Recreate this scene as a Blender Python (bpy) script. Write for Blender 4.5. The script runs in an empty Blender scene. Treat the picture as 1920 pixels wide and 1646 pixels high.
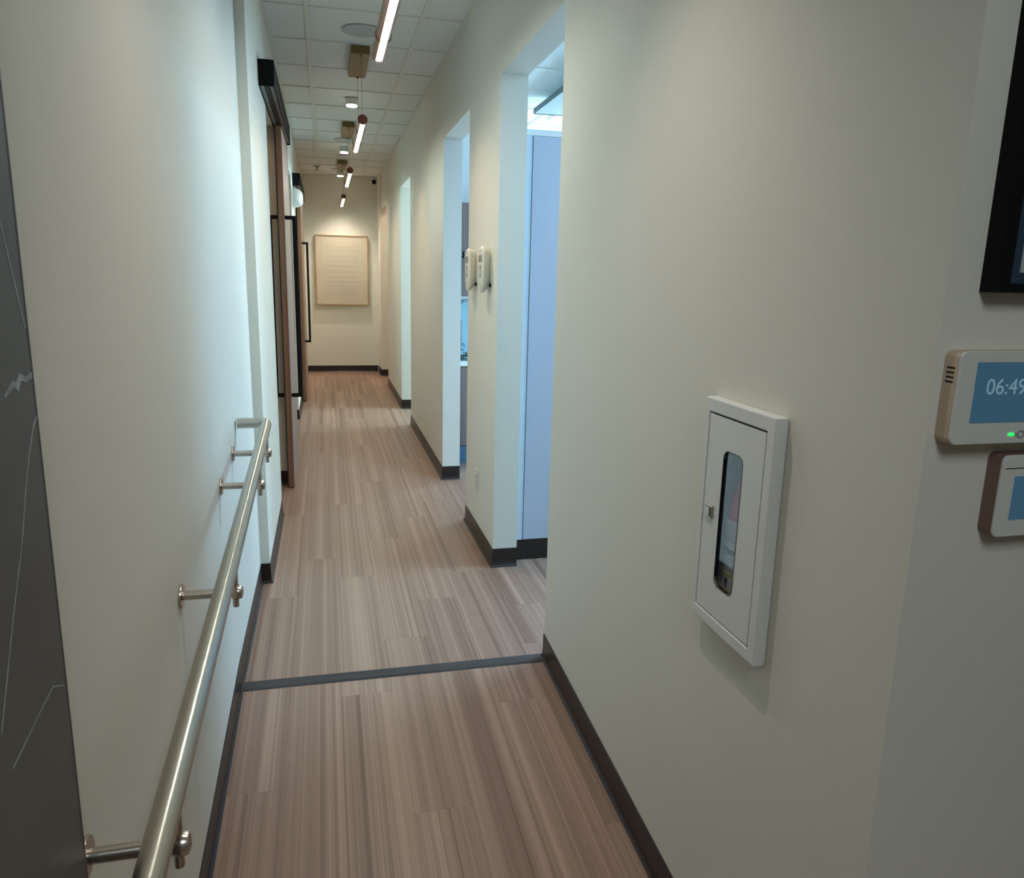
import bpy, bmesh, math, random
from mathutils import Vector, Matrix
random.seed(7)
S = bpy.context.scene
COL = S.collection
PI = math.pi

# ------------------------------------------------------------------ camera
YAW, PIT, ROL, FPX = .2416, .2101, -.0234, 1422.2
cy, sy, cp, sp = math.cos(YAW), math.sin(YAW), math.cos(PIT), math.sin(PIT)
fw = Vector((sy*cp, cy*cp, -sp)); rt = Vector((cy, -sy, 0)); dn = fw.cross(rt)
r2 = rt*math.cos(ROL) + dn*math.sin(ROL); d2 = rt*(-math.sin(ROL)) + dn*math.cos(ROL)
cam = bpy.data.cameras.new('camera'); cam.sensor_fit = 'HORIZONTAL'; cam.sensor_width = 36
cam.lens = FPX/1920*36; cam.clip_start = .02; cam.clip_end = 100
co = bpy.data.objects.new('camera', cam); COL.objects.link(co)
m = Matrix((r2, -d2, -fw)).transposed().to_4x4(); m.translation = (0, 0, 1.448)
co.matrix_world = m
cam.dof.use_dof = False
S.camera = co

# ------------------------------------------------------------------ exposure, world, lights
S.view_settings.view_transform = 'Standard'; S.view_settings.look = 'None'
S.view_settings.exposure = 0.0; S.view_settings.gamma = 1; S.view_settings.use_curve_mapping = False
W = bpy.data.worlds.new('sky'); S.world = W; W.use_nodes = True
bg = W.node_tree.nodes['Background']; bg.inputs[0].default_value = (.62, .80, 1, 1); bg.inputs[1].default_value = .4

def light(name, kind, loc, energy, color, rot=(0, 0, 0), size=None, size_y=None, spot=None, blend=1., radius=.03):
    l = bpy.data.lights.new(name, kind); l.energy = energy; l.color = color
    if kind == 'AREA':
        l.shape = 'RECTANGLE'; l.size = size; l.size_y = size_y
    else:
        l.shadow_soft_size = radius
    if kind == 'SPOT':
        l.spot_size = spot; l.spot_blend = blend
    o = bpy.data.objects.new(name, l); COL.objects.link(o); o.location = loc; o.rotation_euler = rot
    return o
DAY = (.25, .56, 1.0)
DAY2 = (.54, .83, 1.0)
PANEL = (.43, .74, 1.0)
NEUT = (1.0, .88, .80)
WARM = (1.0, .72, .47)
# daylight in the windows of the side rooms (east wall, facing west)
light('window_daylight', 'AREA', (3.62, 3.4, 1.75), 75, DAY, (0, PI/2, 0), 1.7, 3.6)
light('window_daylight_far', 'AREA', (3.62, 7.6, 1.6), 340, DAY2, (0, PI/2, 0), 1.7, 2.2)
# ceiling panels of the rooms around the corridor
light('east_room_panel', 'AREA', (2.55, 4.4, 2.79), 315, PANEL, (0, 0, 0), .5, 3.0)
light('west_room_panel', 'AREA', (-1.3, 4.75, 2.78), 6, WARM, (0, 0, 0), .9, .9)
light('end_room_panel', 'AREA', (1.55, 10.5, 2.78), 16, (1.0, .68, .46), (0, 0, 0), .5, .5)
# unseen fill light added behind the camera to brighten the near walls
light('lobby_fill', 'AREA', (.15, -.95, 2.75), 25, (.86, .96, 1.0), (0, 0, 0), .6, 1.2)
for y in (-.9, 1.6, 4.0, 6.58, 9.05, 11.2):
    e, c, an = (98, (1.0, .84, .70), 86) if y > 11 else ((43, NEUT, 92) if y < 2 else (52, WARM, 96))
    light('downlight_beam', 'SPOT', (.245, y, 2.735), e, c, (0, 0, 0), spot=math.radians(an), blend=1, radius=.022)

# ------------------------------------------------------------------ materials
def sock(n, name):
    return n.inputs[name]
def mat(name, col, rough=.5, metal=0., spec=.5, noise=None, bump=None, emit=None, coat=0.):
    """noise=(scale, amount) tone variation; bump=(scale, strength)"""
    M = bpy.data.materials.new(name); M.use_nodes = True; nt = M.node_tree; b = nt.nodes['Principled BSDF']
    b.inputs['Base Color'].default_value = (*col, 1); b.inputs['Roughness'].default_value = rough
    b.inputs['Metallic'].default_value = metal; b.inputs['Specular IOR Level'].default_value = spec
    b.inputs['Coat Weight'].default_value = coat
    tc = nt.nodes.new('ShaderNodeTexCoord')
    if noise:
        n = nt.nodes.new('ShaderNodeTexNoise'); n.inputs['Scale'].default_value = noise[0]; n.inputs['Detail'].default_value = 4
        nt.links.new(tc.outputs['Object'], n.inputs['Vector'])
        mr = nt.nodes.new('ShaderNodeMapRange'); mr.inputs[1].default_value = .3; mr.inputs[2].default_value = .7
        mr.inputs[3].default_value = 1-noise[1]; mr.inputs[4].default_value = 1+noise[1]
        nt.links.new(n.outputs['Fac'], mr.inputs[0])
        mx = nt.nodes.new('ShaderNodeVectorMath'); mx.operation = 'SCALE'; mx.inputs[0].default_value = col
        nt.links.new(mr.outputs[0], mx.inputs['Scale']); nt.links.new(mx.outputs[0], b.inputs['Base Color'])
    if bump:
        n2 = nt.nodes.new('ShaderNodeTexNoise'); n2.inputs['Scale'].default_value = bump[0]; n2.inputs['Detail'].default_value = 3
        nt.links.new(tc.outputs['Object'], n2.inputs['Vector'])
        bp = nt.nodes.new('ShaderNodeBump'); bp.inputs['Strength'].default_value = bump[1]; bp.inputs['Distance'].default_value = .002
        nt.links.new(n2.outputs['Fac'], bp.inputs['Height']); nt.links.new(bp.outputs[0], b.inputs['Normal'])
    if emit:
        b.inputs['Emission Color'].default_value = (*emit[0], 1); b.inputs['Emission Strength'].default_value = emit[1]
    return M

def wood(name, dark, light_, rough=.45, sx=60, sl=1.5, axis='Z', rnd=True, broad=.5, flat=False):
    """streaky wood: streaks run along axis"""
    M = bpy.data.materials.new(name); M.use_nodes = True; nt = M.node_tree; b = nt.nodes['Principled BSDF']
    N = nt.nodes.new; L = nt.links.new
    tc = N('ShaderNodeTexCoord'); oi = N('ShaderNodeObjectInfo')
    off = N('ShaderNodeVectorMath'); off.operation = 'SCALE'; off.inputs[0].default_value = (17.3, 31.7, 9.1)
    L(oi.outputs['Random'], off.inputs['Scale'])
    add = N('ShaderNodeVectorMath'); add.operation = 'ADD'; L(tc.outputs['Object'], add.inputs[0])
    if rnd: L(off.outputs[0], add.inputs[1])
    def layer(fx, fl, detail):
        mp = N('ShaderNodeMapping')
        sc = [fx, fx, fx]; sc['XYZ'.index(axis)] = fl
        if flat: sc[2] = 0
        mp.inputs['Scale'].default_value = sc
        L(add.outputs[0], mp.inputs['Vector'])
        n = N('ShaderNodeTexNoise'); n.inputs['Scale'].default_value = 1; n.inputs['Detail'].default_value = detail; n.inputs['Roughness'].default_value = .6
        L(mp.outputs[0], n.inputs['Vector']); return n.outputs['Fac']
    a = layer(sx*3.2, sl, 2); c = layer(sx, sl*.5, 2); d = layer(sx*.28, sl*.3, 1)
    def mad(x, k, y):
        q = N('ShaderNodeMath'); q.operation = 'MULTIPLY_ADD'; L(x, q.inputs[0]); q.inputs[1].default_value = k
        if isinstance(y, float): q.inputs[2].default_value = y
        else: L(y, q.inputs[2])
        return q.outputs[0]
    s = mad(a, .9, 0.0); s = mad(c, 1.1, s); s = mad(d, broad*1.6, s)
    tot = (.9+1.1+broad*1.6)
    s = mad(s, 1/tot, 0.0)
    mr = N('ShaderNodeMapRange'); mr.inputs[1].default_value = .36; mr.inputs[2].default_value = .64; L(s, mr.inputs[0])
    r = N('ShaderNodeValToRGB'); r.color_ramp.elements[0].color = (*dark, 1); r.color_ramp.elements[1].color = (*light_, 1)
    L(mr.outputs[0], r.inputs[0])
    # slight tone per piece
    tm = N('ShaderNodeMapRange'); tm.inputs[3].default_value = .95; tm.inputs[4].default_value = 1.05; L(oi.outputs['Random'], tm.inputs[0])
    sc2 = N('ShaderNodeVectorMath'); sc2.operation = 'SCALE'; L(r.outputs[0], sc2.inputs[0]); L(tm.outputs[0], sc2.inputs['Scale'])
    L(sc2.outputs[0], b.inputs['Base Color']); b.inputs['Roughness'].default_value = rough
    bp = N('ShaderNodeBump'); bp.inputs['Strength'].default_value = .08; bp.inputs['Distance'].default_value = .001
    L(a, bp.inputs['Height']); L(bp.outputs[0], b.inputs['Normal'])
    return M

M = {}
M['wall'] = mat('cream_wall_paint', (.71, .695, .612), .62, spec=.3, noise=(1.3, .015), bump=(180, .10))
M['wallw'] = mat('white_wall_paint', (.70, .72, .72), .6, spec=.3, bump=(180, .08))
M['tile'] = mat('ceiling_tile_white', (.72, .76, .755), .9, spec=.1, noise=(90, .03), bump=(260, .5))
M['tbar'] = mat('ceiling_grid_white', (.66, .67, .62), .5)
M['base'] = mat('black_brown_vinyl_base', (.021, .0135, .011), .36, spec=.42)
M['strip'] = wood('grey_threshold_strip', (.024, .021, .020), (.055, .048, .045), .8, 60, 4, 'X')
M['floor'] = wood('striped_vinyl_plank', (.140, .077, .050), (.375, .250, .188), .42, 80, .30, 'Y', broad=.8, flat=True)
M['sub'] = mat('subfloor_grey', (.20, .14, .10), .8, noise=(12, .1))
M['steel'] = mat('brushed_stainless_steel', (.50, .46, .40), .27, metal=1., bump=(300, .05))
M['black'] = mat('matte_black_metal', (.006, .006, .0065), .6, spec=.12)
M['charcoal'] = mat('charcoal_aluminium', (.10, .105, .10), .45, metal=.3)
M['soffit'] = mat('grey_track_liner', (.26, .26, .24), .5)
M['doorwood'] = wood('warm_cedar_laminate', (.17, .075, .038), (.34, .17, .09), .45, 40, 1.0, 'Z', broad=.5)
M['doorface'] = wood('ash_laminate_face', (.33, .24, .20), (.50, .40, .35), .5, 40, 1.0, 'Z')
M['brass'] = mat('brushed_brass', (.17, .115, .048), .42, metal=.6, noise=(20, .08))
M['copper'] = mat('copper_bronze_tube', (.42, .23, .14), .34, metal=.7, noise=(15, .08))
M['capwood'] = wood('dark_red_wood_cap', (.10, .022, .010), (.20, .055, .022), .5, 60, 3, 'Z')
M['lens'] = mat('lit_led_lens', (1, 1, 1), .4, emit=((.93, 1, .92), 92))
M['pucklens'] = mat('lit_puck_lens', (1, 1, 1), .4, emit=((1, .98, .94), 9))
M['plastic'] = mat('white_plastic', (.66, .66, .62), .38)
M['cream_plastic'] = mat('cream_plastic', (.66, .64, .55), .4)
M['speaker'] = mat('grey_speaker_mesh', (.46, .51, .51), .8)
M['cabinet'] = mat('white_powder_coat', (.68, .69, .655), .42)
M['darkmatte'] = mat('matte_dark_grey', (.03, .028, .026), .8)  # one dark matte colour for slots, seams, vents, rail and sprinkler
M['red'] = mat('fire_red_enamel', (.70, .03, .025), .3, coat=.4)
M['label'] = mat('printed_label_white', (.88, .89, .82), .5)
M['yellow'] = mat('label_yellow', (.65, .55, .08), .5)
M['ink'] = mat('black_ink', (.01, .01, .01), .6)
M['inside'] = mat('cabinet_inside_reflection_blue', (.50, .62, .72), .6)  # pale blue stands in for the lit wall's reflection in the window glass
M['lcd'] = mat('grey_green_lcd', (.16, .16, .12), .25)
M['screen'] = mat('blue_display', (.03, .09, .15), .18, emit=((.05, .13, .20), .42))
M['digits'] = mat('display_digits', (.3, .45, .55), .4, emit=((.22, .38, .48), .30))
M['green'] = mat('green_led', (.02, .5, .08), .3, emit=((.02, .9, .12), 1.3))
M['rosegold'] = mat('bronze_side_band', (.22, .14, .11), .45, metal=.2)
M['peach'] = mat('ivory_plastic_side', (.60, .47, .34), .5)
M['navy'] = mat('navy_picture_mount', (.02, .045, .075), .35)
M['paper'] = mat('beige_art_paper', (.52, .46, .35), .7, noise=(6, .03))
M['print'] = mat('pale_print', (.45, .50, .52), .6, noise=(10, .1))
M['artink'] = mat('blue_grey_print_ink', (.25, .29, .31), .7)
M['artframe'] = wood('oak_picture_frame', (.30, .17, .07), (.48, .30, .14), .45, 80, 4, 'Z')
M['lav'] = mat('pale_lavender_laminate', (.50, .54, .64), .4, spec=.4)
M['lavedge'] = mat('pale_blue_trim', (.62, .70, .78), .4)
M['counter'] = mat('white_quartz_counter', (.80, .83, .82), .3, noise=(30, .03))
M['cabwood'] = wood('grey_walnut_laminate', (.11, .070, .062), (.30, .215, .195), .5, 45, 1.2, 'Z')
M['toekick'] = mat('blue_grey_toe_kick', (.06, .14, .21), .6)
M['skyplastic'] = mat('sky_blue_plastic', (.32, .50, .58), .35)
M['cable'] = mat('grey_cable_rubber', (.05, .09, .10), .45)
M['greypanel'] = mat('grey_fixture_panel', (.42, .50, .52), .6)
M['edge'] = mat('dark_teal_edge', (.06, .10, .12), .5)
M['troffer'] = mat('lit_troffer', (1, 1, 1), .4, emit=((.95, 1, 1), 4))

def glass(name, tint, rough=.02):
    G = bpy.data.materials.new(name); G.use_nodes = True; b = G.node_tree.nodes['Principled BSDF']
    b.inputs['Base Color'].default_value = (*tint, 1); b.inputs['Roughness'].default_value = rough
    b.inputs['Transmission Weight'].default_value = 1; b.inputs['IOR'].default_value = 1.58
    return G
M['glass'] = glass('cabinet_window_glass', (.94, .96, .98))

def marble():
    G = bpy.data.materials.new('dark_grey_marble'); G.use_nodes = True; nt = G.node_tree; b = nt.nodes['Principled BSDF']
    N = nt.nodes.new; L = nt.links.new
    tc = N('ShaderNodeTexCoord')
    n = N('ShaderNodeTexNoise'); n.inputs['Scale'].default_value = 3.0; n.inputs['Detail'].default_value = 4; n.inputs['Distortion'].default_value = .6
    L(tc.outputs['Object'], n.inputs['Vector'])
    r = N('ShaderNodeValToRGB'); e = r.color_ramp.elements; e[0].position = .3; e[0].color = (.085, .075, .063, 1); e[1].position = .75; e[1].color = (.135, .128, .113, 1)
    L(n.outputs['Fac'], r.inputs[0]); L(r.outputs[0], b.inputs['Base Color'])
    b.inputs['Roughness'].default_value = .5
    return G
M['marble'] = marble()
M['vein'] = mat('pale_marble_vein', (.30, .34, .36), .5, noise=(30, .3))

# ------------------------------------------------------------------ geometry helpers
def box(bm, x0, x1, y0, y1, z0, z1):
    v = [bm.verts.new(p) for p in ((x0,y0,z0),(x1,y0,z0),(x1,y1,z0),(x0,y1,z0),(x0,y0,z1),(x1,y0,z1),(x1,y1,z1),(x0,y1,z1))]
    for f in ((0,3,2,1),(4,5,6,7),(0,1,5,4),(1,2,6,5),(2,3,7,6),(3,0,4,7)): bm.faces.new([v[i] for i in f])
def frame_of(d):
    d = d.normalized(); a = Vector((0,0,1)) if abs(d.z) < .9 else Vector((1,0,0))
    u = d.cross(a).normalized(); return u, u.cross(d).normalized()
def tube(bm, pts, r, n=16, caps=True):
    pts = [Vector(p) for p in pts]; rr = r if isinstance(r, (list, tuple)) else [r]*len(pts)
    u, v = frame_of(pts[1]-pts[0]); rings = []
    for i, p in enumerate(pts):
        if i == 0: t = pts[1]-pts[0]
        elif i == len(pts)-1: t = pts[-1]-pts[-2]
        else: t = (pts[i]-pts[i-1]).normalized() + (pts[i+1]-pts[i]).normalized()
        t.normalize()
        u = (u - t*u.dot(t)).normalized(); w = t.cross(u).normalized()
        rings.append([bm.verts.new(p + u*math.cos(2*PI*k/n)*rr[i] + w*math.sin(2*PI*k/n)*rr[i]) for k in range(n)])
    for a, b in zip(rings, rings[1:]):
        for k in range(n): bm.faces.new((a[k], a[(k+1) % n], b[(k+1) % n], b[k]))
    if caps:
        bm.faces.new(rings[0][::-1]); bm.faces.new(rings[-1])
def lathe(bm, prof, origin, axis, n=32):
    """prof [(r, h)] spun about axis through origin"""
    o = Vector(origin); a = Vector(axis).normalized(); u, v = frame_of(a); rings = []
    for r, h in prof:
        if r < 1e-6: rings.append([bm.verts.new(o + a*h)])
        else: rings.append([bm.verts.new(o + a*h + u*math.cos(2*PI*k/n)*r + v*math.sin(2*PI*k/n)*r) for k in range(n)])
    for A, B in zip(rings, rings[1:]):
        for k in range(n):
            k2 = (k+1) % n
            if len(A) == 1 and len(B) == 1: continue
            if len(A) == 1: bm.faces.new((A[0], B[k2], B[k]))
            elif len(B) == 1: bm.faces.new((A[k], A[k2], B[0]))
            else: bm.faces.new((A[k], A[k2], B[k2], B[k]))
def rrect(w, h, r, seg=6):
    pts = []
    for cx_, cz_, a0 in ((w/2-r, h/2-r, 0), (-w/2+r, h/2-r, 90), (-w/2+r, -h/2+r, 180), (w/2-r, -h/2+r, 270)):
        for k in range(seg+1):
            a = math.radians(a0 + 90*k/seg); pts.append((cx_ + r*math.cos(a), cz_ + r*math.sin(a)))
    return pts
def prism(bm, pts2, to3, d0, d1):
    """pts2 outline; to3(u, v, d)->xyz; between depths d0, d1"""
    a = [bm.verts.new(to3(u, v, d0)) for u, v in pts2]; b = [bm.verts.new(to3(u, v, d1)) for u, v in pts2]
    n = len(a); bm.faces.new(a[::-1]); bm.faces.new(b)
    for k in range(n): bm.faces.new((a[k], a[(k+1) % n], b[(k+1) % n], b[k]))
def ringprism(bm, outer, inner, to3, d0, d1):
    """outer and inner outlines with equal counts"""
    n = len(outer)
    A = [bm.verts.new(to3(*p, d0)) for p in outer]; B = [bm.verts.new(to3(*p, d1)) for p in outer]
    C_ = [bm.verts.new(to3(*p, d0)) for p in inner]; D = [bm.verts.new(to3(*p, d1)) for p in inner]
    for k in range(n):
        j = (k+1) % n
        bm.faces.new((A[k], A[j], B[j], B[k])); bm.faces.new((C_[j], C_[k], D[k], D[j]))
        bm.faces.new((B[k], B[j], D[j], D[k])); bm.faces.new((A[j], A[k], C_[k], C_[j]))
def obj(name, bm, m, parent=None, smooth=False, bevel=0, recalc=True):
    if recalc: bmesh.ops.recalc_face_normals(bm, faces=bm.faces[:])
    me = bpy.data.meshes.new(name); bm.to_mesh(me); bm.free()
    me.materials.append(m)
    if smooth:
        for p in me.polygons: p.use_smooth = True
    o = bpy.data.objects.new(name, me); COL.objects.link(o)
    if smooth: me.set_sharp_from_angle(angle=math.radians(40))
    if parent: o.parent = parent
    if bevel:
        md = o.modifiers.new('bevel', 'BEVEL'); md.width = bevel; md.segments = 2; md.limit_method = 'ANGLE'
    return o
def bx(name, b, m, parent=None, bevel=0):
    bm = bmesh.new()
    for q in (b if isinstance(b[0], (tuple, list)) else [b]): box(bm, *q)
    return obj(name, bm, m, parent, bevel=bevel)
def struct(o): o['kind'] = 'structure'; return o
def thing(name, label, cat, loc=(0,0,0), group=None):
    o = bpy.data.objects.new(name, None); COL.objects.link(o); o.location = loc; o.empty_display_size = .05
    o['label'] = label; o['category'] = cat
    if group: o['group'] = group
    return o
def tag(o, label, cat, group=None):
    o['label'] = label; o['category'] = cat
    if group: o['group'] = group
    return o
def copy_tree(o, parent=None):
    c = o.copy(); COL.objects.link(c); c.parent = parent
    for ch in list(o.children): copy_tree(ch, c)
    return c

# ------------------------------------------------------------------ dimensions
R, L, L2, YE, ZC, HD = .791, -.331, -.290, 11.62, 2.808, 2.338
YM, YC = .94, .85                     # marble edge, outside corner of the right wall
RAMP_TOP, RAMP_BOT, SL = 2.61, .25, .070
def fz(y): return 0. if y >= RAMP_TOP else -(RAMP_TOP-max(y, RAMP_BOT))*SL
ZLOW = fz(0)

# ------------------------------------------------------------------ walls
def wall_x(name, x0, x1, segs, mtl, z0=-.3):
    """segs: (y0, y1, zlo, zhi)"""
    return struct(bx(name, [(x0, x1, a, b, c, d) for a, b, c, d in segs], mtl))
T = .125
Z1 = 2.95
CY0, CY1, CZ0, CZ1 = 1.19, 1.403, .76, 1.192      # recess of the extinguisher cabinet
wall_right = wall_x('wall_right', R, R+T, [
    (YC, CY0, -.3, Z1), (CY1, 2.61, -.3, Z1), (CY0, CY1, -.3, CZ0), (CY0, CY1, CZ1, Z1),
    (2.61, 3.565, HD, Z1), (3.565, 4.337, -.05, Z1), (4.337, 5.293, HD, Z1), (5.293, 7.391, -.05, Z1),
    (7.391, 8.328, HD, Z1), (8.328, 10.2, -.05, Z1), (10.2, 11.1, HD, Z1), (11.1, YE+.12, -.05, Z1)], M['wall'])
wall_left = wall_x('wall_left', L-.12, L, [(-3.2, 3.56, -.3, Z1)], M['wall'])
wall_left2 = wall_x('wall_left', L-.12, L2, [
    (3.56, 4.63, -.05, Z1), (4.63, 5.33, HD, Z1), (5.33, 6.95, -.05, Z1), (6.95, 7.8, HD, Z1), (7.8, YE+.12, -.05, Z1)], M['wall'])
wall_end = struct(bx('wall_end', (-3.2, R+T, YE, YE+.12, -.05, Z1), M['wall']))
stub = struct(bx('wall_end', (R-.025, R+.0, 11.1, YE, -.05, Z1), M['wall']))
# lobby walls: the one that carries the panels, and those behind the camera
wall_lobby = struct(bx('wall_front', (R+T, 3.72, YC, YC+.12, -.3, Z1), M['wall']))
struct(bx('wall_back', (L-.12, 3.72, -3.2, -3.08, -.3, Z1), M['wall']))
struct(bx('wall_east', [(3.6, 3.72, -3.2, 1.2, -.3, Z1), (3.6, 3.72, 1.2, 9.2, -.3, .85), (3.6, 3.72, 1.2, 9.2, 2.62, Z1),
                        (3.6, 3.72, 5.3, 6.4, .85, 2.62), (3.6, 3.72, 1.2, 1.55, .85, 2.62), (3.6, 3.72, 8.8, 9.2, .85, 2.62)], M['wallw']))
# walls of the side rooms seen through the openings
struct(bx('wall_north', (1.46, 3.6, 7.36, 7.46, -.05, Z1), M['wallw']))
struct(bx('wall_partition', [(R+T, 1.46, 6.37, 6.47, -.05, Z1), (1.36, 1.46, 6.47, 7.36, -.05, Z1)], M['wallw']))
struct(bx('wall_room', [(R+T, 3.6, 9.2, 9.3, -.05, Z1), (R+T, 2.2, 11.3, 11.4, -.05, Z1), (2.2, 2.3, 9.3, 11.3, -.05, Z1)], M['wall']))
struct(bx('wall_west', [(-3.2, -3.08, 3.8, YE, -.05, Z1), (-3.08, L-.12, 3.8, 3.9, -.05, Z1)], M['wall']))

# ------------------------------------------------------------------ floor with planks
floor = bpy.data.objects.new('floor', None)
def slab(bm, x0, x1, ys, dz0, dz1):
    for a, b in zip(ys, ys[1:]):
        v = [bm.verts.new(p) for p in ((x0,a,fz(a)+dz0),(x1,a,fz(a)+dz0),(x1,b,fz(b)+dz0),(x0,b,fz(b)+dz0),
                                       (x0,a,fz(a)+dz1),(x1,a,fz(a)+dz1),(x1,b,fz(b)+dz1),(x0,b,fz(b)+dz1))]
        for f in ((0,3,2,1),(4,5,6,7),(0,1,5,4),(1,2,6,5),(2,3,7,6),(3,0,4,7)): bm.faces.new([v[i] for i in f])
bm = bmesh.new()
slab(bm, L-.12, R+T, [-3.2, RAMP_BOT, RAMP_TOP, YE+.12], -.12, -.0042)
slab(bm, R+T, 3.72, [-3.2, .80], -.12, -.0042)
box(bm, R+T, 3.72, .97, YE+.1, -.12, -.0042)
box(bm, -3.2, L-.12, 3.8, YE+.12, -.12, -.0042)
floor = struct(obj('floor', bm, M['sub']))
PW, PL, G = .178, 1.22, .00018
def plank(x0, x1, y0, y1):
    bm = bmesh.new()
    ys = sorted({y0, y1} | {q for q in (RAMP_BOT, RAMP_TOP) if y0 < q < y1})
    if x0 > R: 
        z = lambda y: 0. if y > .9 else ZLOW
        box(bm, x0, x1, y0, y1, z(y0)-.004, z(y0))
    else: slab(bm, x0, x1, ys, -.004, 0)
    return obj('plank', bm, M['floor'], floor)
ends_up = {0: 3.37, 1: 3.83, 2: 4.78, 3: 2.87, 4: 3.23, 5: 4.75, 6: 3.95}
ends_dn = {0: 2.06, 1: 1.60, 2: 2.486, 3: 1.893, 4: 1.45, 5: 2.355, 6: 1.75}
ST0, ST1 = 2.575, 2.638
def runs(off, a, b):
    y = off - math.ceil((off-a)/PL)*PL; out = []
    while y < b:
        p, q = max(y, a), min(y+PL, b)
        if q-p > .01: out.append((p, q))
        y += PL
    return out
for k in range(-1, 7):
    x0 = -.338 + PW*k
    lo, hi = max(x0, L-.005), min(x0+PW, R+.005)
    if k == -1: continue
    up = ends_up.get(k, 3.); dnn = ends_dn.get(k, 2.)
    for a, b in runs(up, ST1, YE): plank(lo+G, hi-G, a+G, b-G)
    for a, b in runs(dnn, -1.2, ST0): plank(lo+G, hi-G, a+G, b-G)
for k in range(7, 14):           # side room on the right, and the doorways
    x0 = max(-.338 + PW*(k-1), R+.006)
    x1 = -.338 + PW*k
    for a, b in runs([3.1, 2.7, 3.6, 3.3, 2.9, 3.75, 3.0][k-7], 1.0, 7.3): plank(x0+G, x1-G, a+G, b-G)
for k in range(0, 3):            # room behind the first sliding door
    for a, b in runs(4.2+.4*k, 3.9, 8.9): plank(L-.006-PW*(k+1)+G, L-.006-PW*k-G, a+G, b-G)
th = bmesh.new()
for (ya, yb, z) in ((ST0, ST1, 0),):
    v = [th.verts.new(p) for p in ((L, ya, fz(ya)), (R, ya, fz(ya)), (R, ya+.01, .003), (L, ya+.01, .003), (R, yb-.01, .003), (L, yb-.01, .003), (R, yb, 0), (L, yb, 0),
                                   (L, ya, -.004), (R, ya, -.004), (R, yb, -.004), (L, yb, -.004))]
    for f in ((0,1,2,3),(3,2,4,5),(5,4,6,7),(8,9,1,0),(7,6,10,11),(11,10,9,8),(1,9,10,6,4,2),(0,3,5,7,11,8)): th.faces.new([v[i] for i in f])
ts = obj('trim_1', th, M['strip']); struct(ts)

# ------------------------------------------------------------------ ceiling: tiles, grid bars
ceiling = struct(bx('ceiling', [(L-.12, R+T, -3.2, YE+.12, 2.84, 2.95), (R+T, 3.72, -3.2, YE, 2.84, 2.95), (-3.2, L-.12, 3.8, YE+.12, 2.84, 2.95)], M['tile']))
GX, TP, TY0 = -.057, .61, 4.487
tile_meshes = {}
def ceil_tile(x0, x1, y0, y1):
    key = (round(x1-x0, 3), round(y1-y0, 3))
    if key not in tile_meshes:
        bm = bmesh.new(); w, d = key
        box(bm, 0, w, 0, d, 0, .012)
        o = obj('ceiling_tile', bm, M['tile'], ceiling); tile_meshes[key] = o.data
    else:
        o = bpy.data.objects.new('ceiling_tile', tile_meshes[key]); COL.objects.link(o); o.parent = ceiling
    o.location = (x0, y0, ZC+.002)
def grid(xl, xr, gx, y0, y1, gy, xs):
    rows = []
    k = math.ceil((y0-gy)/TP)
    while gy + k*TP < y1: rows.append(gy+k*TP); k += 1
    ybs = [y0]+rows+[y1]
    xb = [xl]+xs+[xr]
    for xa, xc in zip(xb, xb[1:]):
        for ya, yb in zip(ybs, ybs[1:]):
            if yb-ya > .03: ceil_tile(xa+.001, xc-.001, ya+.001, yb-.001)
    for x in xs: bx('grid_bar', (x-.012, x+.012, y0, y1, ZC-.006, ZC+.0015), M['tbar'], ceiling)
    for xa, xc in zip(xb, xb[1:]):
        for y in rows: bx('grid_bar', (xa+.012, xc-.012, y-.012, y+.012, ZC-.0035, ZC+.0015), M['tbar'], ceiling)
grid(L2, R, GX, 3.56, YE, TY0, [GX, GX+TP])
grid(L, R, GX, -3.08, 3.56, TY0, [GX, GX+TP])
grid(R+T, 3.6, 0, 1.0, 7.36, 5.25, [1.24, 1.85, 2.46, 3.07])
grid(R+T, 3.6, 0, -3.08, YC, TY0, [1.24, 1.85, 2.46, 3.07])
bx('wall_angle', [(L2, L2+.018, 3.56, YE, ZC-.006, ZC), (R-.018, R, YC, YE, ZC-.006, ZC), (L2+.018, R-.018, YE-.018, YE, ZC-.006, ZC), (L, L+.018, -3, 3.56, ZC-.006, ZC)], M['tbar'], ceiling)

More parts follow.
